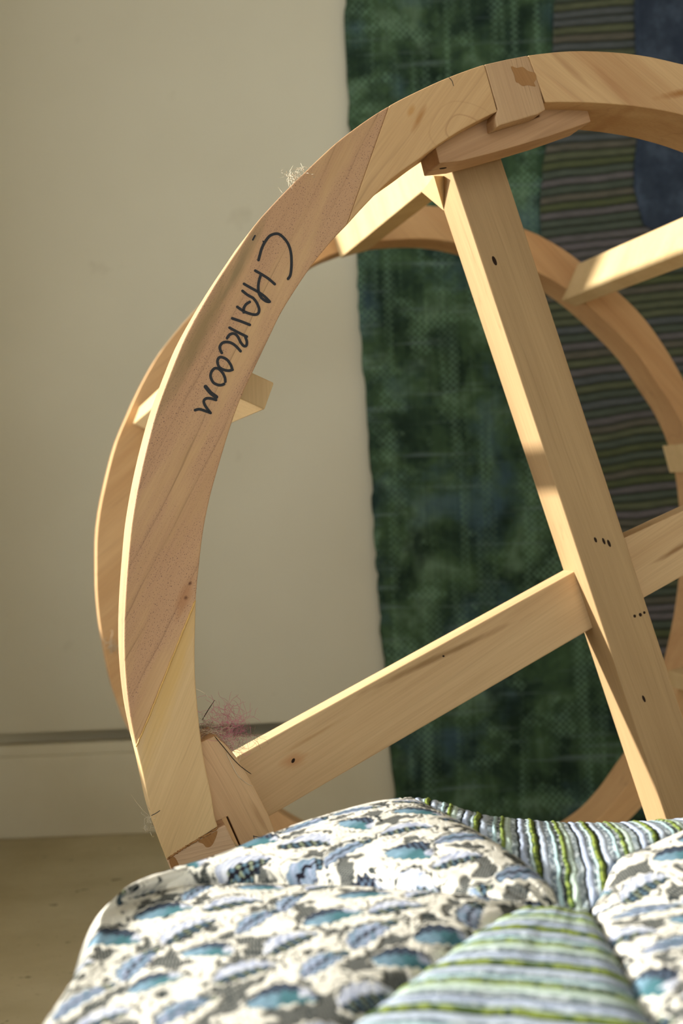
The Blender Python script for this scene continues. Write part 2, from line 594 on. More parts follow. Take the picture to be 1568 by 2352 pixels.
PL, PR = ((1039, 402), (1532, 1891)), ((1180, 454), (1554, 1604))
upright = prism('upright', [line(*PL, y=330), line(*PR, y=300), line(*PR, y=2480), line(*PL, y=2490)], WP, WP + TP, W_POST, frame,
      label='thick square upright running the height of the hoop')
RT, RB = ((541, 1738), (1320.7, 1311)), ((619, 1874.6), (1363.6, 1440.7))
rail = prism('cross_rail', [(541, 1739), (1320.7, 1311), (1363.6, 1440.7), (600, 1886), (572, 1835)], WR, WP + TP, W_RAIL, frame,
      label='sloping rail with a small knot and dark grain streak')
prism('cross_rail', [(1432, 1236), (1568, 1173), (2425, 775), (2450, 975), (1568, 1323), (1475, 1375)], WR - .01, WP + TP - .01, W_RAIL, frame)
# small lit corner gusset beside the upright
gv = [loc(996, 404, WP + .012), loc(1019, 484, WP + TP), loc(968, 441, WP + TP + .03), loc(1045, 440, WP + TP + .02), loc(1040, 404, WP + .03)]
link('gusset', mesh('gusset', gv, [(0, 1, 2), (0, 2, 4), (0, 4, 1), (1, 4, 3), (1, 3, 2), (2, 3, 4)]), W_SPC, frame)

# spacer boards from the front hoop to the rear hoop
W1 = 0.78
T2 = 0.07


def spacer(px, w0, w1=W1, **kw):
    return prism('spacer_board', px, w0, w1, W_SPC, frame, wref=W1, **kw)


spacer([(762, 528), (781, 593), (845, 575), (835, 540)], T)
s2 = spacer([(1326, 606), (1289, 690), (1321, 704), (1358, 620)], T, W1)
spacer([(320.5, 934), (306, 973), (414, 1021), (428, 982)], T)
spacer([(1520, 1024), (1537, 1086), (1600, 1081), (1590, 1020)], T)
spacer([(1532, 1541), (1540, 1578), (1620, 1560), (1612, 1520)], T)
spacer([(690, 1915), (660, 1955), (740, 2010), (770, 1970)], T)

# rear hoop
ROUT = catmull([(221.5, 1310), (222, 1240), (229, 1175), (245, 1100), (266, 1020), (292, 957), (322, 890), (362, 818), (401, 766),
                (443, 718), (520, 640), (620, 560), (730, 505), (850, 474), (977, 472), (1090, 488), (1207, 527), (1254, 549),
                (1299, 576), (1328, 598), (1427, 678), (1486, 740), (1536, 813), (1566, 867), (1620, 970), (1665, 1080), (1690, 1200),
                (1695, 1320), (1680, 1450), (1645, 1570), (1590, 1690), (1520, 1800), (1476, 1850), (1443, 1885), (1370, 1950),
                (1260, 2020), (1120, 2068), (960, 2079), (800, 2058), (650, 2000), (520, 1925), (410, 1830), (335, 1745), (287, 1661),
                (271, 1620), (254, 1567), (238, 1487), (227, 1416), (222, 1350)], 6, True)
RINN = catmull([(316, 1290), (330, 1110), (395, 930), (490, 795), (600, 685), (728, 602), (775, 580), (850, 557), (960, 548),
                (1042, 556), (1140, 583), (1237, 626), (1301, 663), (1352, 702), (1410, 756), (1467, 817), (1513, 886), (1555, 951),
                (1590, 1040), (1608, 1150), (1612, 1280), (1597, 1420), (1564, 1560), (1515, 1690), (1454, 1783), (1416, 1836),
                (1369, 1885), (1290, 1935), (1180, 1975), (1050, 1988), (890, 1975), (740, 1922), (600, 1835), (490, 1730),
                (405, 1610), (355, 1510), (325, 1400)], 6, True)


def rear(oa, ob, ia, ib, mat, n=36, **kw):
    return arc_piece('rear_hoop_segment', sub(ROUT, oa, ob), sub(RINN, ia, ib), W1, W1 + T2, mat, frame, n, **kw)


rear((271, 1620), (620, 560), (420, 1640), (600, 685), W_REAR)
rear((620, 560), (1207, 527), (600, 685), (1140, 583), W_REAR2)
rear((1207, 527), (1680, 1450), (1140, 583), (1564, 1560), W_REAR2)
rear((1680, 1450), (960, 2079), (1564, 1560), (1050, 1988), W_REAR)
rear((960, 2079), (271, 1620), (1050, 1988), (420, 1640), W_SPL)

# handwriting in black marker on the long hoop piece
K = 180 / 1568


def z1(*p):
    return [(520 + x * K, 520 + y * K) for x, y in p]


def z2(*p):
    return [(430 + x * K, 720 + y * K) for x, y in p]


MK = 0.0021
strokes = [
    z1((640, 675), (665, 580), (705, 440), (770, 310), (860, 195), (960, 150), (1050, 155), (1150, 235), (1235, 355), (1285, 510),
       (1300, 680), (1295, 850), (1275, 980), (1230, 1050)),
    z1((575, 885), (680, 945), (830, 1040), (965, 1155)),
    z1((690, 960), (650, 1090), (635, 1220), (650, 1340), (700, 1430), (790, 1495), (850, 1510)),
    z1((350, 1150), (480, 1225), (640, 1315), (760, 1400), (865, 1505)),
    z1((320, 1290), (420, 1370), (530, 1430)),
    z1((530, 1430), (600, 1520), (650, 1640), (640, 1730), (580, 1765), (480, 1750), (350, 1700), (215, 1610)),
    z1((465, 1510), (390, 1560), (345, 1640), (345, 1720)),
    z1((115, 1840), (290, 1900), (465, 1970)),
    z2((845, 285), (1000, 370), (1190, 465)),
    z2((1160, 470), (1190, 560), (1180, 640), (1130, 650), (1070, 580), (1000, 450), (920, 400), (840, 430), (795, 495)),
    z2((1065, 755), (980, 660), (880, 590), (770, 570), (690, 600), (650, 670), (660, 730), (690, 790)),
    z2((900, 1120), (870, 1030), (800, 930), (710, 880), (640, 880), (605, 940), (610, 1010), (650, 1085), (740, 1130), (830, 1145),
       (905, 1125)),
    z2((760, 1365), (750, 1280), (700, 1180), (630, 1110), (560, 1095), (500, 1140), (465, 1230), (480, 1310), (530, 1390), (620, 1430),
       (690, 1430), (735, 1410)),
    (z2((365, 1465), (470, 1590), (580, 1670)), 0.0030),
    z2((575, 1730), (470, 1700), (380, 1700), (330, 1750), (350, 1830), (410, 1920), (465, 1990)),
    z2((465, 1990), (360, 1950), (240, 1915), (155, 1935)),
]
link('handwriting', ribbon(strokes, MK, -0.0003), M_INK, seg_word, label='word handwritten in black marker capitals')
dots = ribbon([z1((570, 185), (545, 230), (525, 270)), z1((735, 300), (739, 306))], 0.0012, -0.0003)
link('ink_mark', dots, M_INK, seg_word)


def z3(*p):
    return [(470 + x * K, 1860 + y * K) for x, y in p]


link('pencil_mark', ribbon([z3((970, 520), (1100, 560), (1265, 635)), z3((1265, 635), (1000, 670), (765, 725)), z3((975, 525), (1025, 725))],
                           0.0005, 0.0197), M_PENCIL, spl_low, label='pencilled letter A')
link('pencil_mark', ribbon([z3((30, 1095), (110, 1130), (205, 1165)), z3((35, 1095), (130, 1210))], 0.0005, -0.0003), M_PENCIL, blk_low,
     label='pencilled letter A')
link('pencil_mark', ribbon([[(348, 1873), (358, 1868), (367, 1862)]], 0.0006, -0.0003), M_PENCIL, seg_low)
link('pencil_mark', ribbon([[(1031, 178), (1038, 186), (1041, 197)]], 0.0005, -0.0003), M_PENCIL, seg_top)


# nail and screw holes
def spot(px, py, w, rx, ry, ang=0, mat=M_HOLE, name='nail_hole', axis=None, parent=None):
    c = loc(px, py, w) if axis is None else px
    e1 = Vector((math.cos(math.radians(ang)), math.sin(math.radians(ang)), 0))
    nrm = Vector((0, 0, 1))
    if axis is not None:
        e1, nrm = axis
    e2 = nrm.cross(e1).normalized()
    n = 14
    vs = [c + nrm * .0003 + e1 * rx * math.cos(2 * math.pi * k / n) + e2 * ry * math.sin(2 * math.pi * k / n) for k in range(n)]
    vs += [v - nrm * .0006 for v in vs]
    fs = [tuple(range(n)), tuple(range(2 * n - 1, n - 1, -1))] + [(k, (k + 1) % n, (k + 1) % n + n, k + n) for k in range(n)]
    return link(name, mesh(name, vs, fs), mat, parent or frame)


for px, py, rx, ry in ((1135, 599, .0042, .0016), (1367, 1240, .0024, .0011), (1386, 1243, .0030, .0010), (1398, 1248, .0034, .0012),
                       (1457, 1415, .0014, .0012), (1470, 1412, .0016, .0013), (1479, 1407, .0012, .0011), (1478, 1605, .0032, .0011)):
    spot(px, py, WP, rx, ry, -68, parent=upright)
spot(673, 1747, WR, .0022, .0013, 60, parent=rail)
spot(1018, 1507, WR, .0010, .0009, parent=rail)
ba, bb_ = loc(1009, 375, .023), loc(1061, 369, .023)
bt = (bb_ - ba).normalized()
sc_ = ba + (bb_ - ba) * .48
spot(Vector((sc_.x, sc_.y, -.044)), 0, 0, .0030, .0024, axis=(bt, Vector((bt.y, -bt.x, 0))), parent=spl_top, name='screw_hole')
rs = random.Random(3)


def blob(px, w, mat, name, parent):
    p = [loc(x, y, w) for x, y in catmull(px, 4, True)]
    vs = [(q.x, q.y, -w + .00025) for q in p]
    me = bpy.data.meshes.new(name)
    me.from_pydata(vs, [], [tuple(range(len(vs)))])
    return link(name, me, mat, parent)


blob([(1173, 153), (1186, 156), (1200, 154), (1212, 163), (1228, 168), (1231, 181), (1226, 190), (1229, 199), (1212, 196), (1200, 198), (1190, 191), (1184, 188), (1180, 172)], 0, M_STAIN, 'glue_stain', blk_top)
blob([(388, 1976), (400, 1968), (412, 1990), (412, 2008), (402, 2010)], 0, M_STAIN, 'glue_stain', blk_low)
blob([(455, 1932), (480, 1918), (498, 1908), (496, 1922), (486, 1942), (474, 1946), (466, 1938)], 0, M_STAIN, 'glue_stain', blk_low)
gl = [loc(x, y, -.0002) for x, y in resample([(312.5, 1716), (345, 1640), (395, 1512), (430, 1425), (449, 1379)], 60)]
link('glue_line', tubes([[p + Vector((rs.uniform(-1, 1) * .00022, rs.uniform(-1, 1) * .00022, 0)) for p in gl]], .0007, 6), M_GLUE, seg_low,
     label='yellow bead of dried glue along a joint')
gl = [loc(x, y, -.0001) for x, y in resample([(383, 1974), (420, 1948), (470, 1920), (500, 1902)], 50)]
link('glue_line', tubes([[p + Vector((rs.uniform(-1, 1) * .0006, rs.uniform(-1, 1) * .0006, 0)) for p in gl]], .0008, 5), M_STAIN, blk_low)

# ---------------------------------------------------------------- cloth hanging on the wall
def m_batik():
    t = NT('green_batik', 0.9)
    c = t.coord()
    col = t.ramp(t.noise(c, 9, 4, .6, .5), [(0.30, lin(22, 40, 34)), (0.43, lin(42, 62, 46)), (0.54, lin(62, 86, 58)), (0.64, lin(92, 116, 92)),
                                            (0.76, lin(116, 144, 126))])
    bl = t.gray(t.noise(t.mapping(c, loc=(4, 1, 7)), 7, 4, .6), 0.52, 0.68)
    col = t.mix(t.math('MULTIPLY', bl, .7), col, lin(64, 88, 102))
    dk = t.gray(t.noise(t.mapping(c, loc=(9, 2, 3)), 13, 4, .6), 0.50, 0.66)
    col = t.mix(t.math('MULTIPLY', dk, .8), col, lin(14, 32, 24))
    # woven dots in patches
    ck = t.n('ShaderNodeTexChecker')
    ck.inputs['Scale'].default_value = 1.0
    t.l(t.mapping(c, scale=(180, 1, 180)), ck.inputs['Vector'])
    pm = t.gray(t.noise(t.mapping(c, loc=(2, 5, 1), scale=(1, 1, 1.3)), 11, 3, .6), 0.54, 0.62)
    vt = t.gray(t.noise(t.mapping(c, loc=(6, 0, 0), scale=(26, 1, 2.5)), 1, 3, .6), 0.50, 0.64)
    pm = t.math('MAXIMUM', pm, vt)
    col = t.mix(t.math('MULTIPLY', t.math('MULTIPLY', ck.outputs['Fac'], pm), .62), col, lin(116, 148, 122))
    vs = t.gray(t.noise(t.mapping(c, loc=(3, 0, 2), scale=(170, 1, 6)), 1, 3, .6), 0.42, 0.66)
    col = t.mix(t.math('MULTIPLY', vs, .30), col, lin(22, 40, 34))
    hz = t.gray(t.noise(t.mapping(c, loc=(1, 0, 8), scale=(5, 1, 90)), 1, 3, .6), 0.57, 0.70)
    col = t.mix(t.math('MULTIPLY', hz, .45), col, lin(104, 122, 120))
    t.bump(t.noise(c, 420, 2), 0.4, 0.002)
    return t.out(col)


def m_rib():
    t = NT('ribbed_cloth', 0.9)
    c = t.coord()
    at = t.n('ShaderNodeAttribute', attribute_name='rib')
    col = at.outputs['Color']
    n = t.noise(t.mapping(c, scale=(3, 1, 14)), 12, 4, .6)
    col = t.mix(t.gray(n, .35, .65, .35, .0), col, lin(40, 48, 40))
    t.bump(t.noise(c, 500, 2), 0.4, 0.002)
    return t.out(col)


def m_blue():
    t = NT('slate_blue_cloth', 0.9)
    c = t.coord()
    col = t.ramp(t.noise(c, 14, 5, .65), [(0.30, lin(34, 42, 58)), (0.5, lin(50, 60, 76)), (0.7, lin(78, 90, 108))])
    t.bump(t.noise(c, 400, 2), 0.4, 0.002)
    return t.out(col)


hang = bpy.data.objects.new('wall_hanging', None)
COL.objects.link(hang)
hang.location = (0.3, D - .012, 0.05)
hang['label'] = 'dark green patchwork cloth with a ribbed striped strip hanging on the wall'
hang['category'] = 'wall hanging'


def grid_obj(name, X, Y, Z, mat, parent, cols=None, attr=None, smooth=True, **props):
    """X,Y,Z arrays (rows, columns) in world space"""
    R, Cc = X.shape
    co = np.stack([X, Y, Z], -1).reshape(-1, 3)
    if parent is not None:
        co = co - np.array(parent.location)
    idx = np.arange(R * Cc).reshape(R, Cc)
    q = np.stack([idx[:-1, :-1], idx[:-1, 1:], idx[1:, 1:], idx[1:, :-1]], -1).reshape(-1, 4)
    me = bpy.data.meshes.new(name)
    me.vertices.add(len(co))
    me.vertices.foreach_set('co', co.astype(np.float32).ravel())
    me.loops.add(q.size)
    me.loops.foreach_set('vertex_index', q.astype(np.int32).ravel())
    me.polygons.add(len(q))
    me.polygons.foreach_set('loop_start', np.arange(0, q.size, 4, dtype=np.int32))
    me.polygons.foreach_set('loop_total', np.full(len(q), 4, np.int32))
    me.polygons.foreach_set('use_smooth', np.full(len(q), smooth))
    me.update(calc_edges=True)
    if cols is not None:
        a = me.color_attributes.new(attr, 'FLOAT_COLOR', 'POINT')
        a.data.foreach_set('color', np.concatenate([cols.reshape(-1, 3), np.ones((len(co), 1))], 1).astype(np.float32).ravel())
    me.validate()
    return link(name, me, mat, parent, **props)


def vnoise(x, y, seed=0):
    tab = np.random.RandomState(seed).rand(64, 64)
    xi, yi = np.floor(x).astype(int), np.floor(y).astype(int)
    fx, fy = x - xi, y - yi
    fx, fy = fx * fx * (3 - 2 * fx), fy * fy * (3 - 2 * fy)
    g = lambda a, b: tab[a % 64, b % 64]
    return (g(xi, yi) * (1 - fx) + g(xi + 1, yi) * fx) * (1 - fy) + (g(xi, yi + 1) * (1 - fx) + g(xi + 1, yi + 1) * fx) * fy


def curtain(name, left, right, yoff, mat, rows, colsn, fold=.003, ztop=1.75, zbot=-.14, rib=False, **props):
    """cloth between two pixel polylines on the wall plane"""
    def edge(pl):
        w = [at_depth(x, y, D - .012) for x, y in pl]
        w.append(w[-1] - Vector((0, 0, .3)))
        z = np.array([p.z for p in w])[::-1]
        x = np.array([p.x for p in w])[::-1]
        zs = np.linspace(zbot, ztop, rows)
        return np.interp(zs, z, x), zs
    xl, zs = edge(left)
    xr, _ = edge(right)
    s = np.linspace(0, 1, colsn)[None, :]
    X = xl[:, None] * (1 - s) + xr[:, None] * s
    Z = np.repeat(zs[:, None], colsn, 1)
    fr = (vnoise(Z * 55, X * 0 + 3, 5) - .5) * .005
    X = X + fr * (s < .001)
    Y = np.full_like(X, D - .012 - yoff)
    Y = Y - fold * (np.sin(X * 17 + np.sin(Z * 2.3) * .9) + 1) * .5 - .002 * vnoise(X * 22, Z * 13, 4)
    low = np.clip(.035 - Z, 0, 1)
    Zr = np.where(Z < .035, .035 * np.exp(-low / .035), Z)
    Y = Y - np.where(Z < .035, low - (.035 - Zr) * .75, 0)
    cols = None
    if rib:
        P = .0138
        ph = (Z - .055 * X + .012 * (vnoise(X * 5, Z * 6, 8) - .5) + .004 * (vnoise(X * 20, Z * 14, 9) - .5)) / P
        k = np.floor(ph).astype(int)
        f = ph - k
        prof = np.clip(np.sin(np.pi * f), 0, 1) ** .6
        Y = Y - .0026 * prof
        pal = np.array([lin(100, 96, 98)[:3], lin(92, 96, 74)[:3], lin(80, 88, 78)[:3], lin(106, 100, 104)[:3], lin(84, 90, 62)[:3],
                        lin(86, 90, 92)[:3], lin(96, 92, 82)[:3]])
        ci = pal[np.random.RandomState(2).randint(0, 7, 400)[k % 400]]
        dark = np.array(lin(30, 34, 26)[:3])
        g = np.clip((prof - .35) / .4, 0, 1)[..., None]
        cols = dark * (1 - g) + ci * g
    o = grid_obj(name, X, Y, Zr + .003, mat, hang, cols, 'rib', **props)
    sd = o.modifiers.new('thickness', 'SOLIDIFY')
    sd.thickness = .0018
    sd.offset = -1
    return o


LEFT = [(780, -600), (790, -40), (798, 200), (806, 400), (820, 600), (823, 720), (832, 830), (843, 940), (850, 1060), (860, 1250), (870, 1400),
        (881, 1540), (893, 1690), (905, 1820), (915, 1990), (918, 2100)]
MIDL = [(1285, -600), (1275, -40), (1268, 120), (1252, 300), (1240, 480), (1243, 700), (1255, 1000), (1300, 1300), (1480, 1420), (1530, 1600),
        (1560, 1800), (1570, 2100)]
MIDR = [(1460, -600), (1454, -40), (1456, 240), (1453, 440), (1476, 530), (1640, 612), (1780, 700), (1900, 1000), (1910, 2100)]
RIGHT = [(1960, -600), (1960, 600), (1960, 2100)]
MIDL2 = [(x - 14, y) for x, y in MIDL]
MIDR2 = [(x + 12, y) for x, y in MIDR]
curtain('green_panel', LEFT, MIDR, .0, m_batik(), 160, 60, label='dark green batik panel with woven dots')
curtain('striped_panel', MIDL, MIDR2, .008, m_rib(), 1300, 40, fold=.003, rib=True, label='grey and olive horizontally ribbed panel')
curtain('blue_panel', MIDR, RIGHT, .015, m_blue(), 120, 40, label='slate blue cloth panel')

# ---------------------------------------------------------------- the upholstered pouf in the foreground
def fbm(x, y, s=0):
    return vnoise(x, y, s) * .6 + vnoise(x * 2.1, y * 2.1, s + 1) * .28 + vnoise(x * 4.3, y * 4.3, s + 2) * .12


CREAM = np.array(lin(250, 246, 234)[:3])
DKG = np.array(lin(42, 52, 56)[:3])
DKB = np.array(lin(36, 34, 44)[:3])
LAV = np.array(lin(178, 188, 216)[:3])
TEAL = np.array(lin(78, 122, 132)[:3])
SKY = np.array(lin(132, 164, 186)[:3])
SLATE = np.array(lin(104, 124, 148)[:3])
YEL = np.array(lin(206, 196, 130)[:3])


def floral(u, v):
    """woven leaf pattern; u, v in metres. Returns colour and relief height"""
    v = v * .62
    PX, PY = .034, .0245
    wu = u + .004 * (fbm(u * 40, v * 40, 21) - .5)
    wv = v + .004 * (fbm(u * 40 + 7, v * 40, 25) - .5)
    # background: dark scribbled vines and hatched blotches on cream
    f1 = fbm(wu * 105, wv * 105, 31)
    f2 = fbm(wu * 62 + 9, wv * 62, 35)
    hatch = .5 + .5 * np.sin((u + .35 * v) * 2 * np.pi / .0015)
    tt = f2 * 11 + .8 * fbm(u * 160, v * 160, 46)
    lw = .05 + .10 * fbm(u * 90, v * 90, 44)
    vine = np.clip((lw - np.abs(tt - np.floor(tt) - .5)) / .05, 0, 1) * np.clip((fbm(u * 70, v * 70, 41) - .33) * 9, 0, 1)
    blot = np.clip((f1 - .545) * 26, 0, 1) * np.clip(.6 + .8 * hatch, 0, 1)
    k = np.clip(np.maximum(vine, blot), 0, 1)[..., None]
    col = CREAM * (1 - k) + DKG * k
    hgt = 1 - .8 * k[..., 0]
    row = np.floor(wv / PY).astype(int)
    for dr in (-1, 0, 1):
        r = row + dr
        off = (r % 2) * .5 * PX
        cc = np.floor((wu - off) / PX).astype(int)
        for dc in (-1, 0, 1):
            c = cc + dc
            h = ((r * 73856093) ^ (c * 19349663)) % 1009
            h1, h2, h3 = (h % 97) / 97., (h * 7 % 89) / 89., (h * 13 % 83) / 83.
            x0 = (c + .5) * PX + off + (h1 - .5) * .007
            y0 = (r + .5) * PY + (h2 - .5) * .006
            typ = (r + 2 * c) % 3
            ang = np.where(typ == 0, .35, np.where(typ == 1, -.15, .75)) + (h3 - .5) * .5 + np.where(c % 2 == 0, 0, .25)
            L = np.where(typ == 2, .0150, .0135) * (.9 + .25 * h1)
            ca, sa = np.cos(ang), np.sin(ang)
            a = ((wu - x0) * ca + (wv - y0) * sa) / L
            b = (-(wu - x0) * sa + (wv - y0) * ca) / L
            b = b + .30 * (a * a - .35)
            b = b + .05 * np.sin(a * 19 + h)
            aa = np.clip(1 - a * a, 0, 1)
            wob = fbm(u * 170 + 3, v * 170, 57)
            w = np.where(typ == 2, .40, .56) * aa ** .62 * (1 - .28 * a)
            ins = (np.abs(a) < 1) & (np.abs(b) < w)
            halo = (np.abs(a) < 1.12) & (np.abs(b) < w + .34 * np.clip(wob - .28, 0, 1) * (1.4 - .6 * np.sign(b))) & ~ins
            ko = ((np.abs(a) < 1.22) & (np.abs(b) < w + .10 + .40 * np.clip(wob - .25, 0, 1)) & ~ins & ~halo) & (fbm(u * 130, v * 130, 51) > .46)
            col = np.where(ko[..., None] & (hgt > .5)[..., None], DKG + CREAM * .07 * (hatch[..., None]), col)
            col = np.where(halo[..., None], CREAM, col)
            hgt = np.where(halo, 1.0, hgt)
            q = np.clip(b / np.maximum(w, .05), -1, 1)
            beads = (np.sin(wu * 2 * np.pi / .0042 + r) * np.sin(wv * 2 * np.pi / .0034 + c) > .05)[..., None]
            bc = np.where((np.sin(wu * 900 + wv * 700 + h) > .2)[..., None], TEAL * .6 + YEL * .4, SLATE * .6 + TEAL * .4)
            lowc = np.where(beads, bc, DKB * .85)
            bwn = np.where(beads, SLATE * .8, DKB * 1.1)
            thr = np.clip((fbm(u * 900, v * 160, 66) - .3) * 2, 0, 1)[..., None]
            up0 = (LAV * .85) * (1 - thr) + np.array([.80, .83, .92]) * thr
            c0 = np.where((q > .0)[..., None], up0, lowc)
            mixt = np.clip((a + .5 + .5 * (fbm(u * 400, v * 400, 67) - .5)) * 1.6, 0, 1)[..., None]
            c1 = np.where((q > .15)[..., None], bwn, SKY * (1 - mixt) + TEAL * mixt)
            c1 = np.where((a > .45)[..., None] & (q > -.2)[..., None], up0, c1)
            c2 = np.where((np.abs(q) < .16)[..., None], DKB, (SLATE * .5 + SKY * .5) * (1 - thr) + LAV * thr)
            c2 = np.where((a > .5)[..., None], lowc, c2)
            lc = np.where((typ == 0)[..., None], c0, np.where((typ == 1)[..., None], c1, c2))
            rimm = ((np.abs(q) > .62 + .36 * wob) | (np.abs(a) > .90)) & (q * np.where(typ == 1, 1, -1) > -.2)
            lc = np.where(rimm[..., None], DKB * .7 + lc * .3, lc)
            var = (.82 + .36 * fbm(u * 700, v * 250, 61))[..., None]
            col = np.where(ins[..., None], lc * var, col)
            hgt = np.where(ins, .55 + .35 * (1 - np.abs(q)), hgt)
    weave = (.94 + .06 * np.sin(u * 2 * np.pi / .0008) * np.sin(v * 2 * np.pi / .0008))[..., None]
    return np.clip(col * weave, 0, 1), hgt


def stripes(c, s):
    """multi-coloured woven stripes across c, threads along s (metres)"""
    P = .034
    c = c + .0030 * (fbm(s * 45, c * 20, 71) - .5) + .0007 * (fbm(s * 700, c * 300, 72) - .5)
    f = (c / P) % 1
    seq = [(0.00, (124, 138, 66), 1), (0.09, (46, 54, 50), 0), (0.13, (184, 196, 214), 0), (0.25, (104, 118, 130), 2), (0.34, (176, 204, 210), 0),
           (0.41, (58, 66, 72), 2), (0.47, (122, 138, 70), 1), (0.55, (188, 206, 196), 0), (0.66, (128, 142, 148), 2), (0.76, (50, 56, 56), 0),
           (0.80, (178, 190, 214), 0), (0.91, (90, 104, 112), 2), (0.96, (186, 206, 210), 0), (1.01, (0, 0, 0), 0)]
    col = np.zeros(c.shape + (3,))
    hgt = np.zeros(c.shape)
    flick = .5 * fbm(s * 620, c * 1500, 81) + .5 * fbm(s * 240, c * 600, 83)
    dash = fbm(s * 260, c * 120, 91)
    for (a, rgb, kind), nx in zip(seq[:-1], seq[1:]):
        m = (f >= a) & (f < nx[0])
        base = np.array(lin(*rgb)[:3])
        t = (f - a) / (nx[0] - a)
        if kind == 1:
            alt = np.array(lin(70, 88, 46)[:3])
            k = np.clip((dash - .36) * 9, 0, 1)[..., None]
            cc = (alt * (1 - k) + base * k) * (.7 + .6 * flick[..., None])
            hh = .5 + .8 * np.clip(np.sin(np.pi * t), 0, 1) * (.5 + dash)
        elif kind == 2:
            alt = np.array(lin(206, 216, 222)[:3])
            k = np.clip((flick - .5) * 8, 0, 1)[..., None]
            cc = base * (1 - k) + alt * k
            hh = .35 + .3 * flick
        else:
            cc = base * (.55 + .9 * flick[..., None])
            hh = .25 + .6 * np.clip(np.sin(np.pi * t), 0, 1) ** .6 if rgb[0] > 100 else .05 + .1 * t
        col = np.where(m[..., None], cc, col)
        hgt = np.where(m, hh, hgt)
    return np.clip(col, 0, 1), hgt


def m_cloth():
    t = NT('woven_upholstery', 0.85)
    at = t.n('ShaderNodeAttribute', attribute_name='weave')
    t.b.inputs['Specular IOR Level'].default_value = 0.06
    t.bump(t.noise(t.coord(), 1600, 2), 0.35, 0.0012)
    return t.out(at.outputs['Color'])


M_CLOTH = m_cloth()
ZT = H - .197
pouf = bpy.data.objects.new('pouf', None)
COL.objects.link(pouf)
pouf.location = (.13, .69, 0)
pouf['label'] = 'plump patchwork pouf in blue leaf brocade and green striped cloth'
pouf['category'] = 'pouf'


def hz(px, py, dz=0.0):
    return np.array(at_height(px, py, ZT + dz))


def dp(px, py, y):
    return np.array(at_depth(px, py, y))


K1, K3, K2 = hz(1212, 2090, -.004), hz(1279, 2084, -.006), hz(1348, 2094, -.006)
KE = hz(1360, 2100, -.006)
cA, cB = dp(945, 1832, .93), dp(272, 2056, .725)
cC = np.array([-.055, .425, ZT + .004])
cD = np.array([.118, .415, ZT + .002])
cE = np.array([.345, .60, ZT + .004])
cF = dp(1700, 1868, .93)
SA = [K3, hz(1264, 2047, -.003), hz(1194, 1990, 0), hz(1054, 1898, .004), cA]
SB = [K1, hz(1000, 2058, -.002), hz(784, 2038, -.004), hz(480, 2032, -.003), hz(330, 2050, -.002), cB]
SCm = [K1, hz(1100, 2162, 0), hz(980, 2255, .001), hz(850, 2352, .002), cC]
SD = [K2, hz(1395, 2180, -.001), hz(1450, 2290, .001), hz(1490, 2360, .001), cD]
SE = [KE, KE * .5 + cE * .5 + np.array([0, 0, .002]), cE]
SF = [K2, hz(1384, 2060, -.004), hz(1412, 1998, 0), hz(1462, 1975, .001), hz(1568, 1925, .002), cF]
SF_R = [KE] + SF[1:]
SD_R = [KE] + SD[1:]
RAB = [cA, dp(850, 1850, .905), dp(700, 1898, .865), dp(600, 1936, .835), dp(480, 1992, .79), dp(370, 2026, .76), cB]
RBC = [cB, dp(232, 2104, .70), dp(216, 2172, .665), dp(168, 2262, .62), dp(112, 2352, .58), np.array([-.118, .50, ZT - .004]),
       np.array([-.098, .455, ZT]), cC]
RCD = [cC, (cC + cD) / 2 + np.array([0, -.02, -.004]), cD]
RDE = [cD, (cD + cE) / 2 + np.array([.03, -.03, -.004]), cE]
REF = [cE, (cE + cF) / 2 + np.array([.03, .0, -.006]), cF]
RAF = [cA, dp(1000, 1842, .938), dp(1052, 1862, .945), dp(1120, 1880, .95), dp(1250, 1893, .955), dp(1400, 1898, .95), dp(1568, 1886, .94), cF]
CEN = np.array([.13, .69])


def curve3(pts, n):
    return resample(catmull([tuple(p) for p in pts], 12), n)


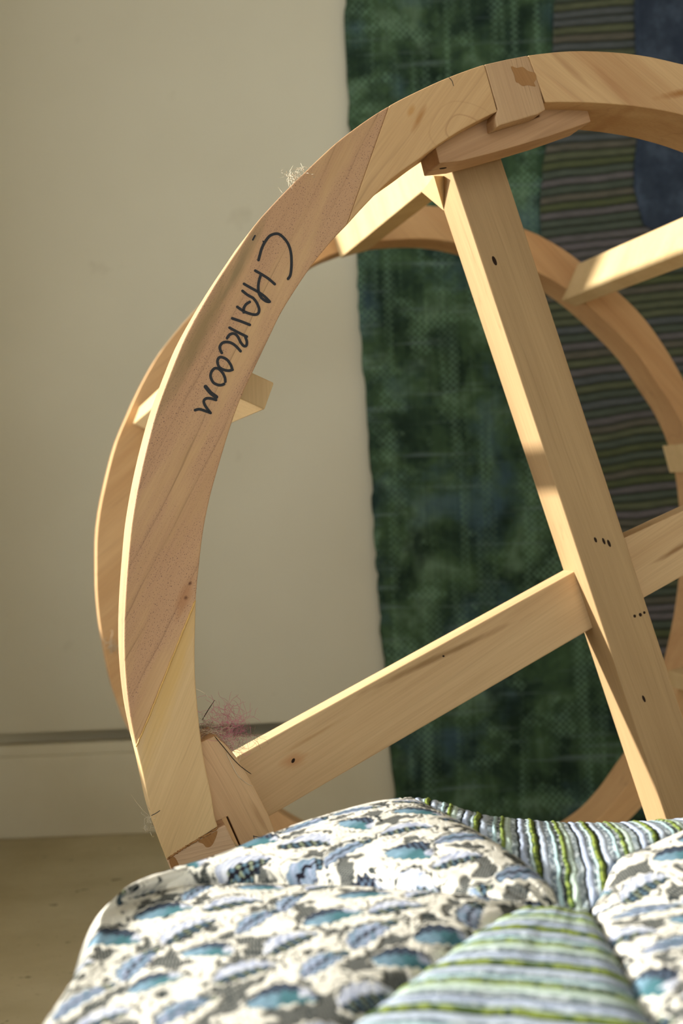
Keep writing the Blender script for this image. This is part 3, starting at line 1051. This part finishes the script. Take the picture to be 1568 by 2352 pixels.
def wedge(name, tipL, tipR, seamL, seamR, rim, ns, nt, nside, puff, kind, ang, lab, e0=.32, e1=.32):
    s = np.linspace(0, 1, ns)
    t = np.linspace(0, 1, nt)
    c0 = np.outer(1 - s, tipL) + np.outer(s, tipR)
    s = .5 - .5 * np.cos(np.pi * s) * (.85 + .15 * np.cos(np.pi * s) ** 2)
    c0 = np.outer(1 - s, tipL) + np.outer(s, tipR)
    c1u = curve3(rim, 500)
    c1 = np.stack([np.interp(s, np.linspace(0, 1, 500), c1u[:, k]) for k in range(3)], 1)
    d0, d1 = curve3(seamL, nt), curve3(seamR, nt)
    Sg, Tg = np.meshgrid(s, t)
    P = ((1 - Tg)[..., None] * c0[None] + Tg[..., None] * c1[None] + (1 - Sg)[..., None] * d0[:, None] + Sg[..., None] * d1[:, None]
         - ((1 - Sg) * (1 - Tg))[..., None] * c0[0] - (Sg * (1 - Tg))[..., None] * c0[-1]
         - ((1 - Sg) * Tg)[..., None] * c1[0] - (Sg * Tg)[..., None] * c1[-1])
    pf = np.clip(1 - (1 - Sg) ** 3, 0, 1) ** e0 * np.clip(1 - Sg ** 3, 0, 1) ** e1 * np.clip(np.sin(np.pi * np.clip(Tg, 0, 1)), 0, 1) ** .5
    P[..., 2] += puff * pf
    UV = P[..., :2].copy()
    ds = np.diff(P, axis=1)
    l2 = np.linalg.norm(ds[..., :2], axis=2)
    l3 = np.linalg.norm(ds, axis=2)
    ex = np.concatenate([np.zeros((nt, 1)), np.cumsum(l3 - l2, 1)], 1)
    ex -= ex[:, ns // 2][:, None]
    tg = ds[..., :2] / np.maximum(l2, 1e-7)[..., None]
    UV += ex[..., None] * np.concatenate([tg, tg[:, -1:]], 1)
    # wrinkles gathered towards the middle
    P[..., 2] += .0022 * (vnoise(Sg * 9 + 3, Tg * 3.2, 14) - .5) * np.clip(4 * Sg * (1 - Sg), 0, 1) * np.clip(1 - Tg, 0, 1) ** .5
    # side skirt down to the floor
    rimp = P[-1]
    out = rimp[:, :2] - CEN
    out /= np.linalg.norm(out, axis=1)[:, None]
    q = np.linspace(0, 1, nside + 1)[1:]
    rows, uvr = [], []
    for k in q:
        z = rimp[:, 2] * (1 - k)
        bul = .030 * math.sin(math.pi * min(1, k * 1.05)) ** .6 + .004 * k
        xy = rimp[:, :2] + out * bul
        rows.append(np.concatenate([xy, z[:, None]], 1))
        uvr.append(rimp[:, :2] + out * (k * .30))
    P = np.concatenate([P, np.array(rows)], 0)
    UV = np.concatenate([UV, np.array(uvr)], 0)
    ca, sa = math.cos(ang), math.sin(ang)
    u = (UV[..., 0] - CEN[0]) * ca - (UV[..., 1] - CEN[1]) * sa + 3
    v = (UV[..., 0] - CEN[0]) * sa + (UV[..., 1] - CEN[1]) * ca + 3
    if kind == 'floral':
        cols, hg = floral(u, v)
        amp = .0007
    else:
        cols, hg = stripes(u * (.62 if ang > 1 else 1), v)
        amp = .0013
    fade = np.ones(P.shape[:2])
    fade[:, 0] = fade[:, -1] = 0
    P[..., 2] += amp * (hg - .5) * fade
    grid_obj(name, P[..., 0], P[..., 1], P[..., 2], M_CLOTH, pouf, cols, 'weave', label=lab)


LF, LS = 'cream brocade panel with blue leaves', 'green and pale blue striped panel'
wedge('brocade_panel', K3, K1, SA, SB, RAB, 380, 330, 100, .017, 'floral', 0.5, LF, .4, .2)
wedge('brocade_panel', K1, K1 + np.array([.0005, -.0005, 0]), SB, SCm, RBC, 400, 330, 120, .016, 'floral', 0.0, LF, .75, .4)
wedge('striped_panel', K1, K2, SCm, SD, RCD, 260, 330, 110, .014, 'stripe', math.radians(106), LS)
wedge('brocade_panel', KE, KE + np.array([.0005, -.0005, 0]), SE, SD_R, RDE[::-1], 240, 220, 110, .015, 'floral', 0.9, LF)
wedge('brocade_panel', KE, KE + np.array([.0005, .0005, 0]), SF_R, SE, REF[::-1], 300, 260, 110, .014, 'floral', 0.2, LF)
wedge('striped_panel', K3, K2, SA, SF, RAF, 340, 300, 60, .010, 'stripe', math.radians(6), LS)

# ---------------------------------------------------------------- lint and thread caught on the frame
M_PINK = plain('pink_fibre', (222, 136, 160), 0.8)
M_PALE = plain('pale_fibre', (226, 214, 190), 0.8)
M_GREY = plain('grey_fibre', (150, 122, 108), 0.8)
M_DARKT = plain('dark_thread', (52, 48, 36), 0.7)
rl = random.Random(21)


def wl(px, py, w):
    return FM @ loc(px, py, w)


def curls(centre, spread, n, length, w0, w1, curl=1.0, steps=9):
    res = []
    for _ in range(n):
        px, py = rl.gauss(centre[0], spread[0]), rl.gauss(centre[1], spread[1])
        w = rl.uniform(w0, w1)
        an = rl.uniform(0, 6.28)
        pl = []
        for _k in range(steps):
            pl.append(wl(px, py, w))
            an += rl.gauss(0, .55 * curl)
            px += math.cos(an) * length / steps
            py += math.sin(an) * length / steps
            w += rl.gauss(0, .0012)
        res.append(pl)
    return res


tuft = bpy.data.objects.new('thread_tuft', None)
COL.objects.link(tuft)
tuft.location = wl(500, 1690, .045)
tuft['label'] = 'fuzzy tangle of pink and pale threads caught where the sloping rail meets the hoop'
tuft['category'] = 'threads'


def tchild(name, polys, r, mat, root, **kw):
    o = link(name, tubes([[p - root.location for p in pl] for pl in polys], r), mat, root, **kw)
    return o


pk = curls((514, 1662), (11, 17), 80, 60, .03, .06, .8) + curls((550, 1662), (12, 9), 34, 70, .03, .06, .7) + curls((522, 1700), (7, 14), 36, 50, .02, .05)
tchild('pink_fibres', pk, .00011, M_PINK, tuft, kind='stuff', label='pink wool fibres')
tchild('pale_fibres', curls((486, 1682), (12, 7), 90, 50, .022, .06) + curls((520, 1700), (14, 12), 40, 60, .02, .05), .00012, M_PALE, tuft,
       kind='stuff', label='pale lint')
tchild('grey_fibres', curls((474, 1680), (9, 7), 60, 34, .03, .06) + curls((545, 1694), (20, 4), 40, 34, .04, .06), .00011, M_GREY, tuft, kind='stuff',
       label='brownish lint')
tchild('dark_thread', [[wl(464, 1654, .04), wl(470, 1644, .04), wl(481, 1626, .04), wl(493, 1608, .04)]], .0004, M_DARKT, tuft)
tchild('dark_thread', [[wl(x, y, .0185) for x, y in catmull([(492, 1690), (515, 1718), (540, 1748), (560, 1766), (577, 1778)], 4)]], .00035, M_DARKT, tuft)
tchild('pale_thread', [[wl(x, y, -.002) for x, y in catmull([(449, 1582), (458, 1586), (470, 1593), (478, 1602)], 4)]], .0003, M_PALE, tuft)
tchild('pale_thread', [[wl(x, y, .018) for x, y in catmull([(520, 1730), (532, 1755), (545, 1780), (562, 1796), (580, 1806)], 4)]], .00025, M_PALE, tuft)


def lint(label, polys, r, base):
    me = tubes([[p - base for p in pl] for pl in polys], r)
    o = link('lint_wisp', me, M_PALE, None, label=label, category='lint', group='wisps of lint on the hoop')
    o.location = base
    return o


b0 = wl(672, 420, .004)
lint('white lint wisp clinging above the handwriting on the outer edge of the hoop',
     curls((678, 411), (9, 6), 34, 34, .0, .01, 1.3) + curls((690, 394), (9, 5), 12, 24, .0, .01)
     + [[wl(x, y, .002) for x, y in ((663, 428), (662, 410), (666, 392), (673, 380))], [wl(x, y, .002) for x, y in ((648, 443), (643, 436), (638, 429))]],
     .00016, b0)
b0 = wl(346, 1890, .004)
lint('white lint wisp dangling from the pale lower end of the hoop',
     curls((344, 1892), (4, 16), 16, 30, .0, .01, 1.2)
     + [[wl(x, y, .004) for x, y in ((344, 1876), (328, 1861), (314, 1844), (300, 1824))],
        [wl(x, y, .004) for x, y in ((342, 1874), (332, 1880), (331, 1892), (340, 1900))]], .00014, b0)
b0 = wl(258, 1480, W1 - .002)
lint('white lint wisp stuck to the rear hoop', curls((258, 1482), (7, 7), 22, 30, W1 - .006, W1 - .002, 1.3), .00022, b0)
